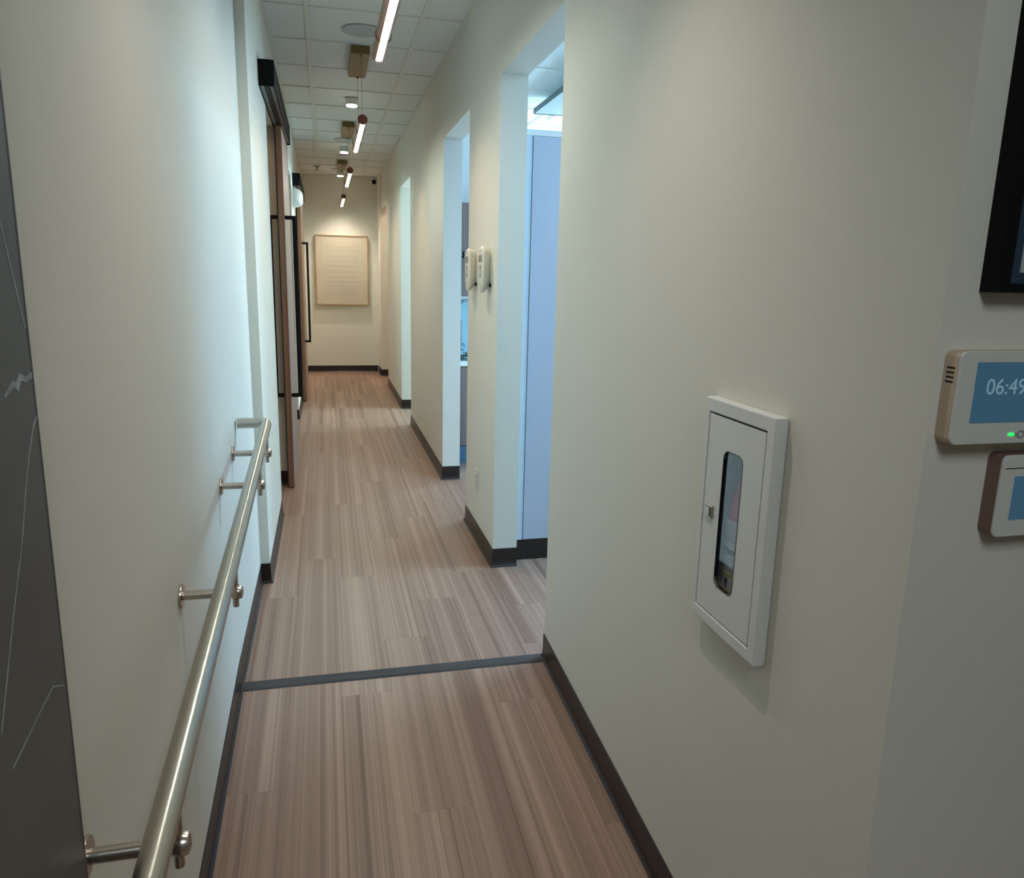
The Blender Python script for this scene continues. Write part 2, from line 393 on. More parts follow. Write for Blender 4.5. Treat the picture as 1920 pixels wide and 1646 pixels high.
# ------------------------------------------------------------------ cove baseboards
BH = .097
PROF = [(0, 0), (.013, 0), (.013, .003), (.007, .010), (.0045, .022), (.0035, BH-.002), (.002, BH), (0, BH)]
def baseboard(name, pts):
    """pts along the wall, room on the right of the direction of travel"""
    # add ramp breaks
    P = [Vector((*p, 0)) for p in pts]; Q = [P[0]]
    for a, b in zip(P, P[1:]):
        br = [y for y in (RAMP_BOT, RAMP_TOP) if min(a.y, b.y)+.01 < y < max(a.y, b.y)-.01]
        br.sort(reverse=b.y < a.y)
        for y in br: Q.append(a.lerp(b, (y-a.y)/(b.y-a.y)))
        Q.append(b)
    bm = bmesh.new(); rings = []
    for i, p in enumerate(Q):
        def nrm(u): d = u.normalized(); return Vector((d.y, -d.x, 0))
        if i == 0: n = nrm(Q[1]-p); k = 1
        elif i == len(Q)-1: n = nrm(p-Q[-2]); k = 1
        else:
            n1, n2 = nrm(p-Q[i-1]), nrm(Q[i+1]-p); n = (n1+n2).normalized(); k = 1/max(.3, n.dot(n1))
        zf = fz(p.y) if (p.x < R+.01) else (0 if p.y > .9 else ZLOW)
        rings.append([bm.verts.new((p.x+n.x*o_*k, p.y+n.y*o_*k, zf+h)) for o_, h in PROF])
    for A, B in zip(rings, rings[1:]):
        for j in range(len(PROF)):
            j2 = (j+1) % len(PROF); bm.faces.new((A[j], A[j2], B[j2], B[j]))
    bm.faces.new(rings[0]); bm.faces.new(rings[-1][::-1])
    return struct(obj(name, bm, M['base']))
RX = R+T
baseboard('baseboard_right', [(RX, 2.61), (R, 2.61), (R, YC), (3.5, YC)])
baseboard('baseboard_right', [(RX, 4.337), (R, 4.337), (R, 3.565), (RX, 3.565)])
baseboard('baseboard_right', [(RX, 7.391), (R, 7.391), (R, 5.293), (RX, 5.293)])
baseboard('baseboard_right', [(RX, 10.2), (R, 10.2), (R, 8.328), (RX, 8.328)])
baseboard('baseboard_end', [(R-.025, YE-.02), (R-.025, 11.1), (R+T, 11.1)])
baseboard('baseboard_end', [(L2+.014, YE), (R-.04, YE)])
baseboard('baseboard_left', [(L, -3.0), (L, 3.56), (L2, 3.56), (L2, 4.63), (L-.12, 4.63)])
baseboard('baseboard_left', [(L-.12, 5.33), (L2, 5.33), (L2, 6.95), (L-.12, 6.95)])
baseboard('baseboard_left', [(L-.12, 7.8), (L2, 7.8), (L2, YE)])

# ------------------------------------------------------------------ marble slab on the near left
mb = thing('marble_panel', 'dark grey marble slab with pale veins at the left edge of the picture', 'panel', (L, -.6, ZLOW))
o = bx('slab', (L+.0006, L+.012, -3.0, YM, fz(.9), 2.75), M['marble'], mb); o.location = -Vector(mb.location)
def vein(pts, w):
    bm = bmesh.new(); pts = [Vector(p) for p in pts]; rings = []
    for i, p in enumerate(pts):
        d = (pts[min(i+1, len(pts)-1)]-pts[max(i-1, 0)]).normalized(); n = Vector((-d.y, d.x))*w[i]
        rings.append([bm.verts.new(q) for q in ((L+.0124, *(p+n)), (L+.0124, *(p-n)), (L+.011, *(p-n)), (L+.011, *(p+n)))])
    for A, B in zip(rings, rings[1:]):
        for k in range(4): bm.faces.new((A[k], A[(k+1) % 4], B[(k+1) % 4], B[k]))
    bm.faces.new(rings[0]); bm.faces.new(rings[-1][::-1])
    o = obj('vein', bm, M['vein'], mb); o.location = -Vector(mb.location)
vein([(.86, 1.318), (.885, 1.327), (.895, 1.322), (.905, 1.332), (.92, 1.327), (.939, 1.330)], [.002, .0035, .0055, .0045, .003, .0035])
vein([(.939, 1.283), (.925, 1.272), (.905, 1.245), (.885, 1.210), (.86, 1.16), (.82, 1.10), (.76, 1.0)], [.0012, .0013, .0011, .0008, .0008, .0008, .0008])
vein([(.934, .954), (.90, .972), (.85, .965), (.775, .952)], [.0008, .0007, .0006, .0006])
vein([(.934, 1.382), (.92, 1.425), (.905, 1.47), (.86, 1.60)], [.0011, .0012, .001, .001])
# thin light edge trim of the slab
o = bx('edge_trim', (L+.0006, L+.0125, YM, YM+.003, fz(.9), 2.75), M['charcoal'], mb); o.location = -Vector(mb.location)

# ------------------------------------------------------------------ handrail
RXc, RR_ = -.222, .019
rz = lambda y: .752+.082*(y-.98)
hr = thing('handrail', 'brushed stainless steel tube handrail on the left wall beside the ramp', 'handrail', (RXc, 1.8, 0))
def child(name, bm, m, p, smooth=True, bevel=0):
    o = obj(name, bm, m, p, smooth, bevel); o.location = -Vector(p.location); return o
bm = bmesh.new()
ye_ = 2.865
pts = [(RXc, -.35, rz(-.35)), (RXc, 1.0, rz(1.0)), (RXc, 2.0, rz(2.0)), (RXc, ye_-.030, rz(ye_-.030))]
for a in (22, 45, 68): pts.append((RXc-.030+.030*math.cos(math.radians(a)), ye_-.030+.030*math.sin(math.radians(a)), rz(ye_)))
pts += [(RXc-.030, ye_, rz(ye_)), (L+.006, ye_, rz(ye_)-.001)]
tube(bm, pts, RR_, 28)
child('rail_tube', bm, M['steel'], hr)
for y, za in ((.973, .683), (1.698, .740), (2.402, .797), (2.729, .824), (.25, .622)):
    xe = -.213
    Lw = L+.0128 if y < .94 else L
    br = bmesh.new(); tube(br, [(Lw+.004, y, za), (xe, y, za)], .0105, 20)
    b0 = child('bracket_arm', br, M['steel'], hr)
    f_ = bmesh.new(); lathe(f_, [(0, 0), (.027, 0), (.0275, .002), (.0265, .0055), (.012, .0062), (0, .0062)], (Lw, y, za), (1, 0, 0), 28)
    q = obj('flange', f_, M['steel'], b0, True)
    e_ = bmesh.new(); lathe(e_, [(0, -.015), (.009, -.0145), (.0145, -.009), (.0165, 0), (.0165, .006), (.0145, .012), (.008, .0145), (0, .015)], (xe, y, za), (1, 0, 0), 24)
    obj('end_knob', e_, M['steel'], b0, True)
    p_ = bmesh.new(); tube(p_, [(xe-.002, y, rz(y)-RR_+.003), (xe-.002, y, za-.034)], .0068, 14)
    obj('pin', p_, M['steel'], b0, True)

# ------------------------------------------------------------------ wall items on the right: extinguisher cabinet
XF = .765
cab = thing('extinguisher_cabinet', 'white fire extinguisher cabinet with a slim window recessed in the right wall', 'cabinet', (R, 1.29, CZ0))
y0, y1, z0, z1 = 1.164, 1.421, .738, 1.216
bm = bmesh.new()
P3 = lambda u, v, d: (d, u, v)
outer = [(y0, z0), (y1, z0), (y1, z1), (y0, z1)]; inner = [(1.19, .764), (1.403, .764), (1.403, 1.187), (1.19, 1.187)]
ringprism(bm, outer, inner, P3, R-.0005, XF)
child('frame', bm, M['cabinet'], cab, False, .0025)
# door with rounded window slot
dy0, dy1, dz0, dz1 = 1.193, 1.400, .767, 1.184
cyw, czw, ww, wh = 1.298, .978, .070, .283
hole = [(cyw+u, czw+v) for u, v in rrect(ww, wh, .016, 6)]
def outline_on_rect(hole, a0, a1, b0, b1, cu, cv):
    out = []
    n = len(hole)//4
    cr = [(a1, b1), (a0, b1), (a0, b0), (a1, b0)]
    for i, (u, v) in enumerate(hole): out.append(cr[i//n])
    return out
n4 = len(hole)//4
# subdivide the outer rect so that it matches the hole point count
def match(hole, a0, a1, b0, b1):
    out = []
    for i, (u, v) in enumerate(hole):
        q = i//n4; t = (i % n4)/(n4-1)
        c = [(a1, b1), (a0, b1), (a0, b0), (a1, b0)][q]
        e = .02
        if t < .5: d = [(0, -1), (1, 0), (0, 1), (-1, 0)][q]; s = e*(1-2*t)
        else: d = [(-1, 0), (0, -1), (1, 0), (0, 1)][q]; s = e*(2*t-1)
        out.append((c[0]+d[0]*s, c[1]+d[1]*s))
    return out
bm = bmesh.new(); ringprism(bm, match(hole, dy0, dy1, dz0, dz1), hole, P3, XF+.0042, XF+.0012)
door = child('door', bm, M['cabinet'], cab, False, 0)
bm = bmesh.new(); prism(bm, [(cyw+u, czw+v) for u, v in rrect(ww+.006, wh+.006, .017, 6)], P3, XF+.0046, XF+.0062)
obj('window_pane', bm, M['glass'], door)
bm = bmesh.new(); ringprism(bm, [(cyw+u, czw+v) for u, v in rrect(ww+.004, wh+.004, .018, 6)], hole, P3, XF+.0044, XF+.0004)
obj('window_rim', bm, M['charcoal'], door)
bm = bmesh.new(); box(bm, XF-.0035, XF+.003, 1.358, 1.386, .968, .996)
lt = obj('latch', bm, M['steel'], door, bevel=.0015); 
bm = bmesh.new(); box(bm, XF-.0045, XF-.003, 1.362, 1.381, .972, .992); obj('latch_face', bm, M['navy'], door)
bm = bmesh.new(); box(bm, XF-.0055, XF-.004, 1.366, 1.380, .973, .991); obj('latch_tab', bm, M['plastic'], door)
# tub (back and sides) inside the recess
bm = bmesh.new()
for q in ((R+.112, R+.118, CY0+.001, CY1-.001, CZ0+.001, CZ1-.001), (XF+.0075, R+.112, CY0+.001, CY0+.004, CZ0+.001, CZ1-.001), (XF+.0075, R+.112, CY1-.004, CY1-.001, CZ0+.001, CZ1-.001),
          (XF+.0075, R+.112, CY0+.004, CY1-.004, CZ0+.001, CZ0+.004), (XF+.0075, R+.112, CY0+.004, CY1-.004, CZ1-.004, CZ1-.001)): box(bm, *q)
child('tub', bm, M['inside'], cab, False)
# extinguisher
ex, ey, er = .838, 1.325, .050
fe = thing('fire_extinguisher', 'red fire extinguisher with a white label seen through the cabinet window', 'fire extinguisher', (ex, ey, CZ0+.004))
zb = CZ0+.004
bm = bmesh.new(); lathe(bm, [(0, 0), (er*.85, 0), (er, .012), (er, .225), (er*.93, .262), (er*.66, .288), (er*.34, .300), (.013, .302), (.013, .315), (0, .315)], (0, 0, 0), (0, 0, 1), 32)
obj('cylinder', bm, M['red'], fe, True)
def band(name, z0_, z1_, r, m, a0=150, a1=300, parent=None):
    bm = bmesh.new(); n = 18; A = []
    for k in range(n+1):
        a = math.radians(a0+(a1-a0)*k/n); A.append([bm.verts.new((rr*math.cos(a), rr*math.sin(a), z)) for rr in (r, r-.0006) for z in (z0_, z1_)])
    for p, q in zip(A, A[1:]):
        bm.faces.new((p[0], q[0], q[1], p[1])); bm.faces.new((p[2], p[3], q[3], q[2])); bm.faces.new((p[1], q[1], q[3], p[3])); bm.faces.new((p[0], p[2], q[2], q[0]))
    bm.faces.new((A[0][0], A[0][1], A[0][3], A[0][2])); bm.faces.new((A[-1][0], A[-1][2], A[-1][3], A[-1][1]))
    return obj(name, bm, m, parent or fe, True)
lb = band('label', .065, .212, er+.0009, M['label'], 110, 330)
band('label_bar', .140, .152, er+.0016, M['ink'], 112, 328, lb)
for k, zz in enumerate((.203, .197, .191, .181, .175, .169, .130, .124, .118, .112, .106)): band('label_line', zz, zz+.0015, er+.0014, M['artink'], 150, 240+((k*37) % 40), lb)
band('label_band', .092, .097, er+.0015, M['yellow'], 112, 328, lb)
band('hazard_band', .040, .065, er+.0010, M['yellow'], 110, 330)
for a in (180, 204, 228, 252): band('pictogram', .068, .088, er+.0017, M['ink'], a, a+9)
bm = bmesh.new(); box(bm, -.012, .012, -.035, .035, .318, .330); box(bm, -.008, .008, -.045, .02, .336, .346); obj('handle', bm, M['black'], fe, bevel=.002)

# ------------------------------------------------------------------ handheld-style wall units (two) beside the first opening
def wall_unit(loc, label):
    t = thing('wall_controller', label, 'wall control', loc, 'pair of wall controls beside the middle opening')
    # body: front plate at x=-.042, tapering back to the wall
    prof = []
    H = .228
    def outline(w, top, bot):
        pts = []
        hw = w/2
        for k in range(9):                    # rounded top
            a = math.radians(180*k/8); pts.append((hw*math.cos(a)*1.0, top-.030+.030*math.sin(a)))
        for k in range(1, 12):                # tapering rounded bottom
            a = math.radians(180+180*k/12); pts.append((hw*math.cos(a), bot+.085+.085*math.sin(a)))
        return pts
    bm = bmesh.new(); rings = []
    for x, w, tp, bt in ((-.002, .060, .100, -.078), (-.014, .086, .106, -.092), (-.030, .112, .112, -.108), (-.042, .128, .113, -.114), (-.047, .122, .109, -.110), (-.049, .106, .101, -.100)):
        rings.append([bm.verts.new((x, u, v)) for u, v in outline(w, tp, bt)])
    n = len(rings[0])
    for A, B in zip(rings, rings[1:]):
        for k in range(n): bm.faces.new((A[k], A[(k+1) % n], B[(k+1) % n], B[k]))
    bm.faces.new(rings[0]); bm.faces.new(rings[-1][::-1])
    obj('body', bm, M['cream_plastic'], t, True)
    bm = bmesh.new(); box(bm, -.0505, -.0485, -.036, .040, .038, .070); obj('lcd_screen', bm, M['lcd'], t)
    for s, c in ((1, .006), (-1, -.022)):
        bm = bmesh.new(); prism(bm, [(-.012, c), (.012, c), (.007, c+s*.012), (0, c+s*.019), (-.007, c+s*.012)], lambda u, v, d: (d, u, v), -.0505, -.0485)
        obj('arrow_button', bm, M['edge'], t)
    bm = bmesh.new(); box(bm, -.0503, -.0485, -.004, .004, -.022, .006); obj('button_bar', bm, M['edge'], t)
    bm = bmesh.new(); box(bm, -.0503, -.0485, -.004, .004, -.075, -.064); obj('mark', bm, M['artink'], t)
    bm = bmesh.new(); box(bm, -.0503, -.0485, -.006, .006, .086, .094); obj('mark', bm, M['artink'], t)
    bm = bmesh.new(); tube(bm, [(0, -.028, -.070), (-.006, -.034, -.078)], .006, 10); obj('stud', bm, M['black'], t)
    bm = bmesh.new(); prism(bm, [(u, v) for u, v in rrect(.085, .150, .02, 4)], lambda u, v, d: (d, u, v+.012), 0, -.006); obj('wall_plate', bm, M['cream_plastic'], t)
    return t
wall_unit((R, 3.745, 1.480), 'white wall control with small screen and arrow keys, nearer of the pair')
wall_unit((R, 4.115, 1.480), 'white wall control with small screen and arrow keys, farther one at the opening edge')

# outlets
def outlet(y, z, label):
    t = thing('wall_outlet', label, 'outlet', (R, y, z), 'wall outlets low on the right wall')
    bm = bmesh.new(); prism(bm, rrect(.072, .116, .006, 3), lambda u, v, d: (d, u, v), 0, -.006); obj('cover_plate', bm, M['cream_plastic'], t, bevel=.001)
    bm = bmesh.new(); prism(bm, rrect(.034, .068, .004, 3), lambda u, v, d: (d, u, v), -.006, -.0085); f_ = obj('receptacle', bm, M['plastic'], t)
    for s in (-1, 1):
        for u in (-.006, .006): bx('slot', (-.0092, -.0084, u-.0012, u+.0012, s*.018-.004, s*.018+.004), M['darkmatte'], f_)
outlet(3.99, .346, 'ivory wall outlet above the baseboard between the two nearest openings')
outlet(8.90, .327, 'ivory wall outlet on the far stretch of the right wall')

# ------------------------------------------------------------------ panels on the lobby wall
def wallpanel(name, label, cat, xc, zc_, w, h, d, side, front, group=None):
    t = thing(name, label, cat, (xc, YC, zc_), group)
    f3 = lambda u, v, dd: (u, -dd, v)
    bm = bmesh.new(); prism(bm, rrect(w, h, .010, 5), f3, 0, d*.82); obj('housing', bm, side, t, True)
    bm = bmesh.new(); prism(bm, rrect(w, h, .010, 5), f3, d*.82+.0001, d); fr = obj('front_bezel', bm, front, t, False, .0012)
    return t, f3, fr
XP = .803; wA = .205
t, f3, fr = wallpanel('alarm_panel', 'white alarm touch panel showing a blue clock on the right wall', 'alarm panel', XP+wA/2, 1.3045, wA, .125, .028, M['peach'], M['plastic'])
sx0, sx1, sz0, sz1 = .0265-wA/2, wA/2-.015, -.033, .0485
bm = bmesh.new(); prism(bm, [(sx0, sz0), (sx1, sz0), (sx1, sz1), (sx0, sz1)], f3, .0278, .0286); scr = obj('screen', bm, M['screen'], t)
SEG = {'0': 'abcdef', '6': 'acdefg', '4': 'bcfg', '9': 'abcdfg'}
def digit(bm, ch, x, z, w, h, s):
    tk = .0017
    g = {'a': (0, h, w, h), 'b': (w, h/2, w, h), 'c': (w, 0, w, h/2), 'd': (0, 0, w, 0), 'e': (0, 0, 0, h/2), 'f': (0, h/2, 0, h), 'g': (0, h/2, w, h/2)}
    for k in SEG[ch]:
        a = g[k]; box(bm, x+a[0]-tk, x+a[2]+tk, -.0290, -.0284, z+a[1]-tk, z+a[3]+tk)
def text_obj(body, size, loc, m, parent, rot=(PI/2, 0, 0), name='digits', ext=.0003):
    cu = bpy.data.curves.new(name, 'FONT'); cu.body = body; cu.size = size; cu.extrude = ext; cu.align_x = 'LEFT'
    tmp = bpy.data.objects.new(name, cu); COL.objects.link(tmp)
    dg = bpy.context.evaluated_depsgraph_get(); me = bpy.data.meshes.new_from_object(tmp.evaluated_get(dg))
    bpy.data.objects.remove(tmp); o = bpy.data.objects.new(name, me); me.materials.clear(); me.materials.append(m)
    COL.objects.link(o); o.parent = parent; o.location = loc; o.rotation_euler = rot
    return o
text_obj('06:49', .030, (sx0+.018, -.0288, .0055), M['digits'], scr, name='clock_digits')
for u, n_ in ((-.021-.0, 'status_light'), (.021, 'status_light')):
    pass
cx0 = .905+.012-(XP+wA/2)
for du in (-.016, .016):
    bm = bmesh.new(); prism(bm, [(.0055*math.cos(a*PI/8)+cx0+du, .0024*math.sin(a*PI/8)-.050) for a in range(16)], f3, .0278, .0290); obj('status_light', bm, M['green'], t)
bm = bmesh.new()
ringprism(bm, [(.0065*math.cos(a*PI/8)+cx0, .0055*math.sin(a*PI/8)-.050) for a in range(16)], [(.0045*math.cos(a*PI/8)+cx0, .0035*math.sin(a*PI/8)-.050) for a in range(16)], f3, .0278, .0288)
for du in (-.0095, .0095): prism(bm, [(cx0+du-.002, -.0515), (cx0+du+.002, -.0515), (cx0+du+.002, -.0485), (cx0+du-.002, -.0485)], f3, .0278, .0288)
obj('button_icons', bm, M['artink'], t)
bm = bmesh.new()
for k in range(4): box(bm, -wA/2-.0004, -wA/2+.001, -.019, -.006, .020+k*.0062, .0224+k*.0062)
obj('side_vents', bm, M['darkmatte'], t)
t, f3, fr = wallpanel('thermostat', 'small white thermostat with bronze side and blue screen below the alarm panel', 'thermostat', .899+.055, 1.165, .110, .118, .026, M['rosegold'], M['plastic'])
bm = bmesh.new(); prism(bm, [(-.032, -.034), (.045, -.034), (.045, .029), (-.032, .029)], f3, .0258, .0266); obj('screen', bm, M['screen'], t)
bm = bmesh.new(); box(bm, -.05, .054, -.0264, -.0256, .040, .0412); obj('seam', bm, M['darkmatte'], t)
# framed picture upper right
t = thing('framed_picture', 'black framed picture with a navy mount cut by the right edge', 'picture', (1.08, YC, 1.72))
fw0, fz0, fz1 = .842-1.08, 1.443-1.72, 2.08-1.72
bm = bmesh.new(); o4 = [(fw0, fz0), (.24, fz0), (.24, fz1), (fw0, fz1)]; i4 = [(fw0+.021, fz0+.021*.35), (.219, fz0+.008), (.219, fz1-.021), (fw0+.021, fz1-.021)]
i4 = [(fw0+.021, fz0+.012), (.219, fz0+.012), (.219, fz1-.012), (fw0+.021, fz1-.012)]
ringprism(bm, o4, i4, lambda u, v, d: (u, -d, v), 0, .026); obj('frame', bm, M['black'], t)
bx('mount', (fw0+.0205, .2195, -.018, -.002, fz0+.0115, fz1-.0115), M['navy'], t)
bx('print', (fw0+.041, .19, -.0195, -.018, fz0+.026, fz1-.04), M['print'], t)

# ------------------------------------------------------------------ end wall: framed text piece, camera, small box
t = thing('framed_print', 'large pale framed print with rows of fine lines on the end wall', 'framed art', (.245, YE, 1.486))
a0, a1, b0, b1, dd = -.375, .376, -.493, .495, .058
ff = lambda u, v, d: (u, -d, v)
bm = bmesh.new(); ringprism(bm, [(a0, b0), (a1, b0), (a1, b1), (a0, b1)], [(a0+.012, b0+.012), (a1-.012, b0+.012), (a1-.012, b1-.012), (a0+.012, b1-.012)], ff, 0, dd); obj('frame', bm, M['artframe'], t)
bx('sheet', (a0+.012, a1-.012, -.050, -.040, b0+.012, b1-.012), M['paper'], t)
bm = bmesh.new(); rnd = random.Random(3)
for py in (465, 500, 525, 590, 610, 645, 668, 725, 740, 800, 820, 878, 895, 950, 962, 1005, 1030, 1062, 1100, 1125, 1150):
    z = 1.979-(400+py*.1337-440)*.00747 - 1.486
    x = -.21
    while x < .225:
        w = rnd.uniform(.010, .045); box(bm, x, min(x+w, .23), -.0506, -.0498, z-.0025, z+.0020); x += w+rnd.uniform(.008, .016)
o = obj('printed_lines', bm, M['artink'], t); o['kind'] = 'stuff'
t = thing('security_camera', 'small turret camera with black eye high on the end wall', 'camera', (.724, YE, 2.760))
bm = bmesh.new(); lathe(bm, [(0, 0), (.056, 0), (.058, .012), (.054, .026), (.040, .040), (0, .044)], (-.006, 0, .016), (0, -1, 0), 24); obj('housing', bm, M['plastic'], t, True)
bm = bmesh.new(); lathe(bm, [(0, 0), (.030, .004), (.032, .020), (.026, .036), (.014, .044), (0, .046)], (0, -.028, -.014), (-.1, -.9, -.35), 24); obj('eye', bm, M['black'], t, True)
t = thing('wall_sensor', 'small cream sensor box on the end wall under the camera', 'sensor', (.757, YE, 2.42))
bx('housing', (-.019, .019, -.020, 0, -.055, .055), M['cream_plastic'], t, .004)
bx('lens', (-.012, .012, -.023, -.019, -.030, .005), M['plastic'], t, .002)

# ------------------------------------------------------------------ sliding doors with tracks on the left
def slide_door(yt0, yt1, yl0, yl1, zt, label, tlabel, yp, zp0, zp1, back=True):
    tr = thing('door_track', tlabel, 'door track', (L2, yt0, zt))
    Y = yt1-yt0
    bm = bmesh.new(); box(bm, 0, .004, 0, Y, 0, .122); box(bm, .004, .075, 0, Y, .116, .122); box(bm, .069, .075, 0, Y, 0, .116); box(bm, .004, .069, 0, .004, .0, .116); box(bm, .004, .069, Y-.004, Y, 0, .116)
    obj('fascia', bm, M['black'], tr)
    bx('liner', [(.0045, .022, .0045, Y-.005, .010, .016), (.052, .0685, .0045, Y-.005, .010, .016)], M['soffit'], tr)
    bx('rail', (.024, .050, .0045, Y-.005, .012, .040), M['darkmatte'], tr)
    dr = thing('sliding_door', label, 'door', (L2, yl0, 0))
    xa, xb = .016, .050; D = yl1-yl0
    bx('leaf', (xa, xb, .0, D, .012, zt-.001), M['doorwood'], dr)
    bx('face_panel', (xb, xb+.0012, .002, D-.002, .014, zt-.003), M['doorface'], dr)
    bx('back_panel', (xa-.0012, xa, .002, D-.002, .014, zt-.003), M['doorface'], dr)
    bx('edge_strip', (xa-.009, xa-.0013, .001, .007, .014, zt-.002), M['darkmatte'], dr)  # thin dark strip along the leaf's back edge
    s = .026
    def pull(sgn, name='pull_handle'):
        base = xb+.0012 if sgn > 0 else xa-.0012
        xo = base + sgn*.068
        bars = [(min(base, xo), max(base, xo), yp-yl0-.014, yp-yl0+.014, z, z+s*.9) for z in (zp0, zp1-s*.9)]
        bars.append((min(xo-sgn*s*.9, xo), max(xo-sgn*s*.9, xo), yp-yl0-.014, yp-yl0+.014, zp0+s*.9, zp1-s*.9))
        bx(name, bars, M['black'], dr)
    pull(1)
    if back: pull(-1)
    return dr
slide_door(4.17, 5.98, 5.215, 6.05, HD-.002, 'nearer sliding door of warm brown wood with long black pulls', 'black steel door track above the nearer sliding door', 5.25, .628, 1.80)
slide_door(8.20, 9.95, 8.93, 9.85, HD-.05, 'farther sliding door of warm brown wood near the end wall', 'black steel door track above the farther sliding door', 8.98, .67, 1.775, False)

# emergency light between them
t = thing('emergency_light', 'white dome shaped emergency light high on the left wall past the first door', 'emergency light', (L2, 7.97, 2.155))
bm = bmesh.new(); rings = []
for k in range(9):
    a = k/8; x = .105*math.sin(a*PI/2); s = max(.02, math.cos(a*PI/2)**.55)
    rings.append([bm.verts.new((x, .125*s*math.cos(q*2*PI/24), (-.01*a)+.094*s*math.sin(q*2*PI/24))) for q in range(24)])
for A, B in zip(rings, rings[1:]):
    for k in range(24): bm.faces.new((A[k], A[(k+1) % 24], B[(k+1) % 24], B[k]))
bm.faces.new(rings[0][::-1]); bm.faces.new(rings[-1])
obj('housing', bm, M['plastic'], t, True)
bm = bmesh.new(); lathe(bm, [(0, 0), (.028, 0), (.030, .012), (.024, .020), (0, .022)], (.062, -.068, .01), (.55, -.8, -.1), 20); obj('lamp_head', bm, M['cabinet'], t, True)
bx('back_plate', (0, .006, -.13, .13, -.098, .098), M['plastic'], t, .002)

# ------------------------------------------------------------------ ceiling fixtures
def pendant_proto():
    # origin: centre of tube's near end on the ceiling plane
    t = thing('linear_pendant', 'x', 'pendant light', (0, 0, 0), 'row of tubular pendants along the corridor')
    LN, zt, r = 1.15, 2.375-ZC, .030
    bm = bmesh.new()
    # tube open at the bottom for the lens: cylinder sector
    n = 28; a0, a1 = math.radians(-90+27), math.radians(270-27)
    A = []; B = []
    for k in range(n+1):
        a = a0+(a1-a0)*k/n
        A.append([bm.verts.new((rr*math.cos(a), .003, zt+rr*math.sin(a))) for rr in (r, r-.003)]); B.append([bm.verts.new((rr*math.cos(a), LN-.003, zt+rr*math.sin(a))) for rr in (r, r-.003)])
    for k in range(n):
        bm.faces.new((A[k][0], A[k+1][0], B[k+1][0], B[k][0])); bm.faces.new((A[k][1], B[k][1], B[k+1][1], A[k+1][1]))
        bm.faces.new((A[k][0], A[k][1], A[k+1][1], A[k+1][0])); bm.faces.new((B[k][0], B[k+1][0], B[k+1][1], B[k][1]))
    for k in (0, n): bm.faces.new((A[k][0], B[k][0], B[k][1], A[k][1]))
    obj('tube', bm, M['copper'], t, True)
    for ys, ye in ((.008, .276), (.296, .848), (.868, LN-.008)):
        bm = bmesh.new(); pts = []
        for k in range(9):
            a = math.radians(-90-26+52*k/8); pts.append((r*.965*math.cos(a), r*.965*math.sin(a)))
        pts.append((.013, -.010)); pts.append((-.013, -.010))
        prism(bm, pts, lambda u, v, d: (u, d, zt+v), ys, ye); obj('lens', bm, M['lens'], t)
    for y in (.286, .858):
        bm = bmesh.new(); lathe(bm, [(r-.006, -.005), (r+.003, -.005), (r+.003, .005), (r-.006, .005), (r-.006, -.005)], (0, y, zt), (0, 1, 0), 32); obj('ring', bm, M['brass'], t, True)
    for y in (0, LN):
        bm = bmesh.new(); lathe(bm, [(0, -.003), (r-.002, -.003), (r, -.001), (r, .003), (0, .003)], (0, y, zt), (0, 1, 0), 32); obj('end_cap', bm, M['capwood'], t, True)
    bx('canopy', (-.060, .052, .03, .63, -.052, -.006), M['brass'], t, .002)
    for y in (.055, .600):
        bm = bmesh.new(); tube(bm, [(0, y, -.05), (0, y, zt+r-.002)], .0011, 6); c = obj('cable', bm, M['charcoal'], t)
        bm = bmesh.new(); lathe(bm, [(0, 0), (.007, 0), (.007, .008), (.003, .014), (0, .014)], (0, y, -.052), (0, 0, -1), 12); obj('cable_grip', bm, M['brass'], c)
    return t
pp = pendant_proto()
specs = [(2.445, 'copper tubular pendant nearest the camera cut by the top of the picture'),
         (5.055, 'copper tubular pendant with lit lens, second from the camera'),
         (7.500, 'copper tubular pendant with lit lens, third from the camera'),
         (10.00, 'smallest looking tubular pendant, the one nearest the end wall')]
for i, (y, lab) in enumerate(specs):
    o = pp if i == 0 else copy_tree(pp)
    o.location = (.252, y, ZC); o['label'] = lab
# surface puck downlights
def puck(y, lab):
    t = thing('puck_downlight', lab, 'downlight', (.245, y, ZC), 'lit white puck downlights on the corridor ceiling')
    bm = bmesh.new(); lathe(bm, [(0, -.004), (.050, -.004), (.050, -.010), (.045, -.012), (.045, -.050), (.041, -.053), (0, -.053)], (0, 0, 0), (0, 0, 1), 32); obj('body', bm, M['plastic'], t, True)
    bm = bmesh.new(); lathe(bm, [(0, -.0535), (.043, -.0535), (.043, -.0605), (.040, -.0625), (0, -.0625)], (0, 0, 0), (0, 0, 1), 32); obj('lens', bm, M['pucklens'], t, True)
for y, lab in ((6.58, 'lit puck downlight behind the cables of the second pendant'), (9.05, 'lit puck downlight between the third and fourth pendant canopies'), (11.2, 'lit puck downlight closest to the end wall')): puck(y, lab)
puck(3.97, 'lit puck downlight above the picture over the nearest opening'); puck(1.6, 'lit puck downlight over the ramp above the picture')
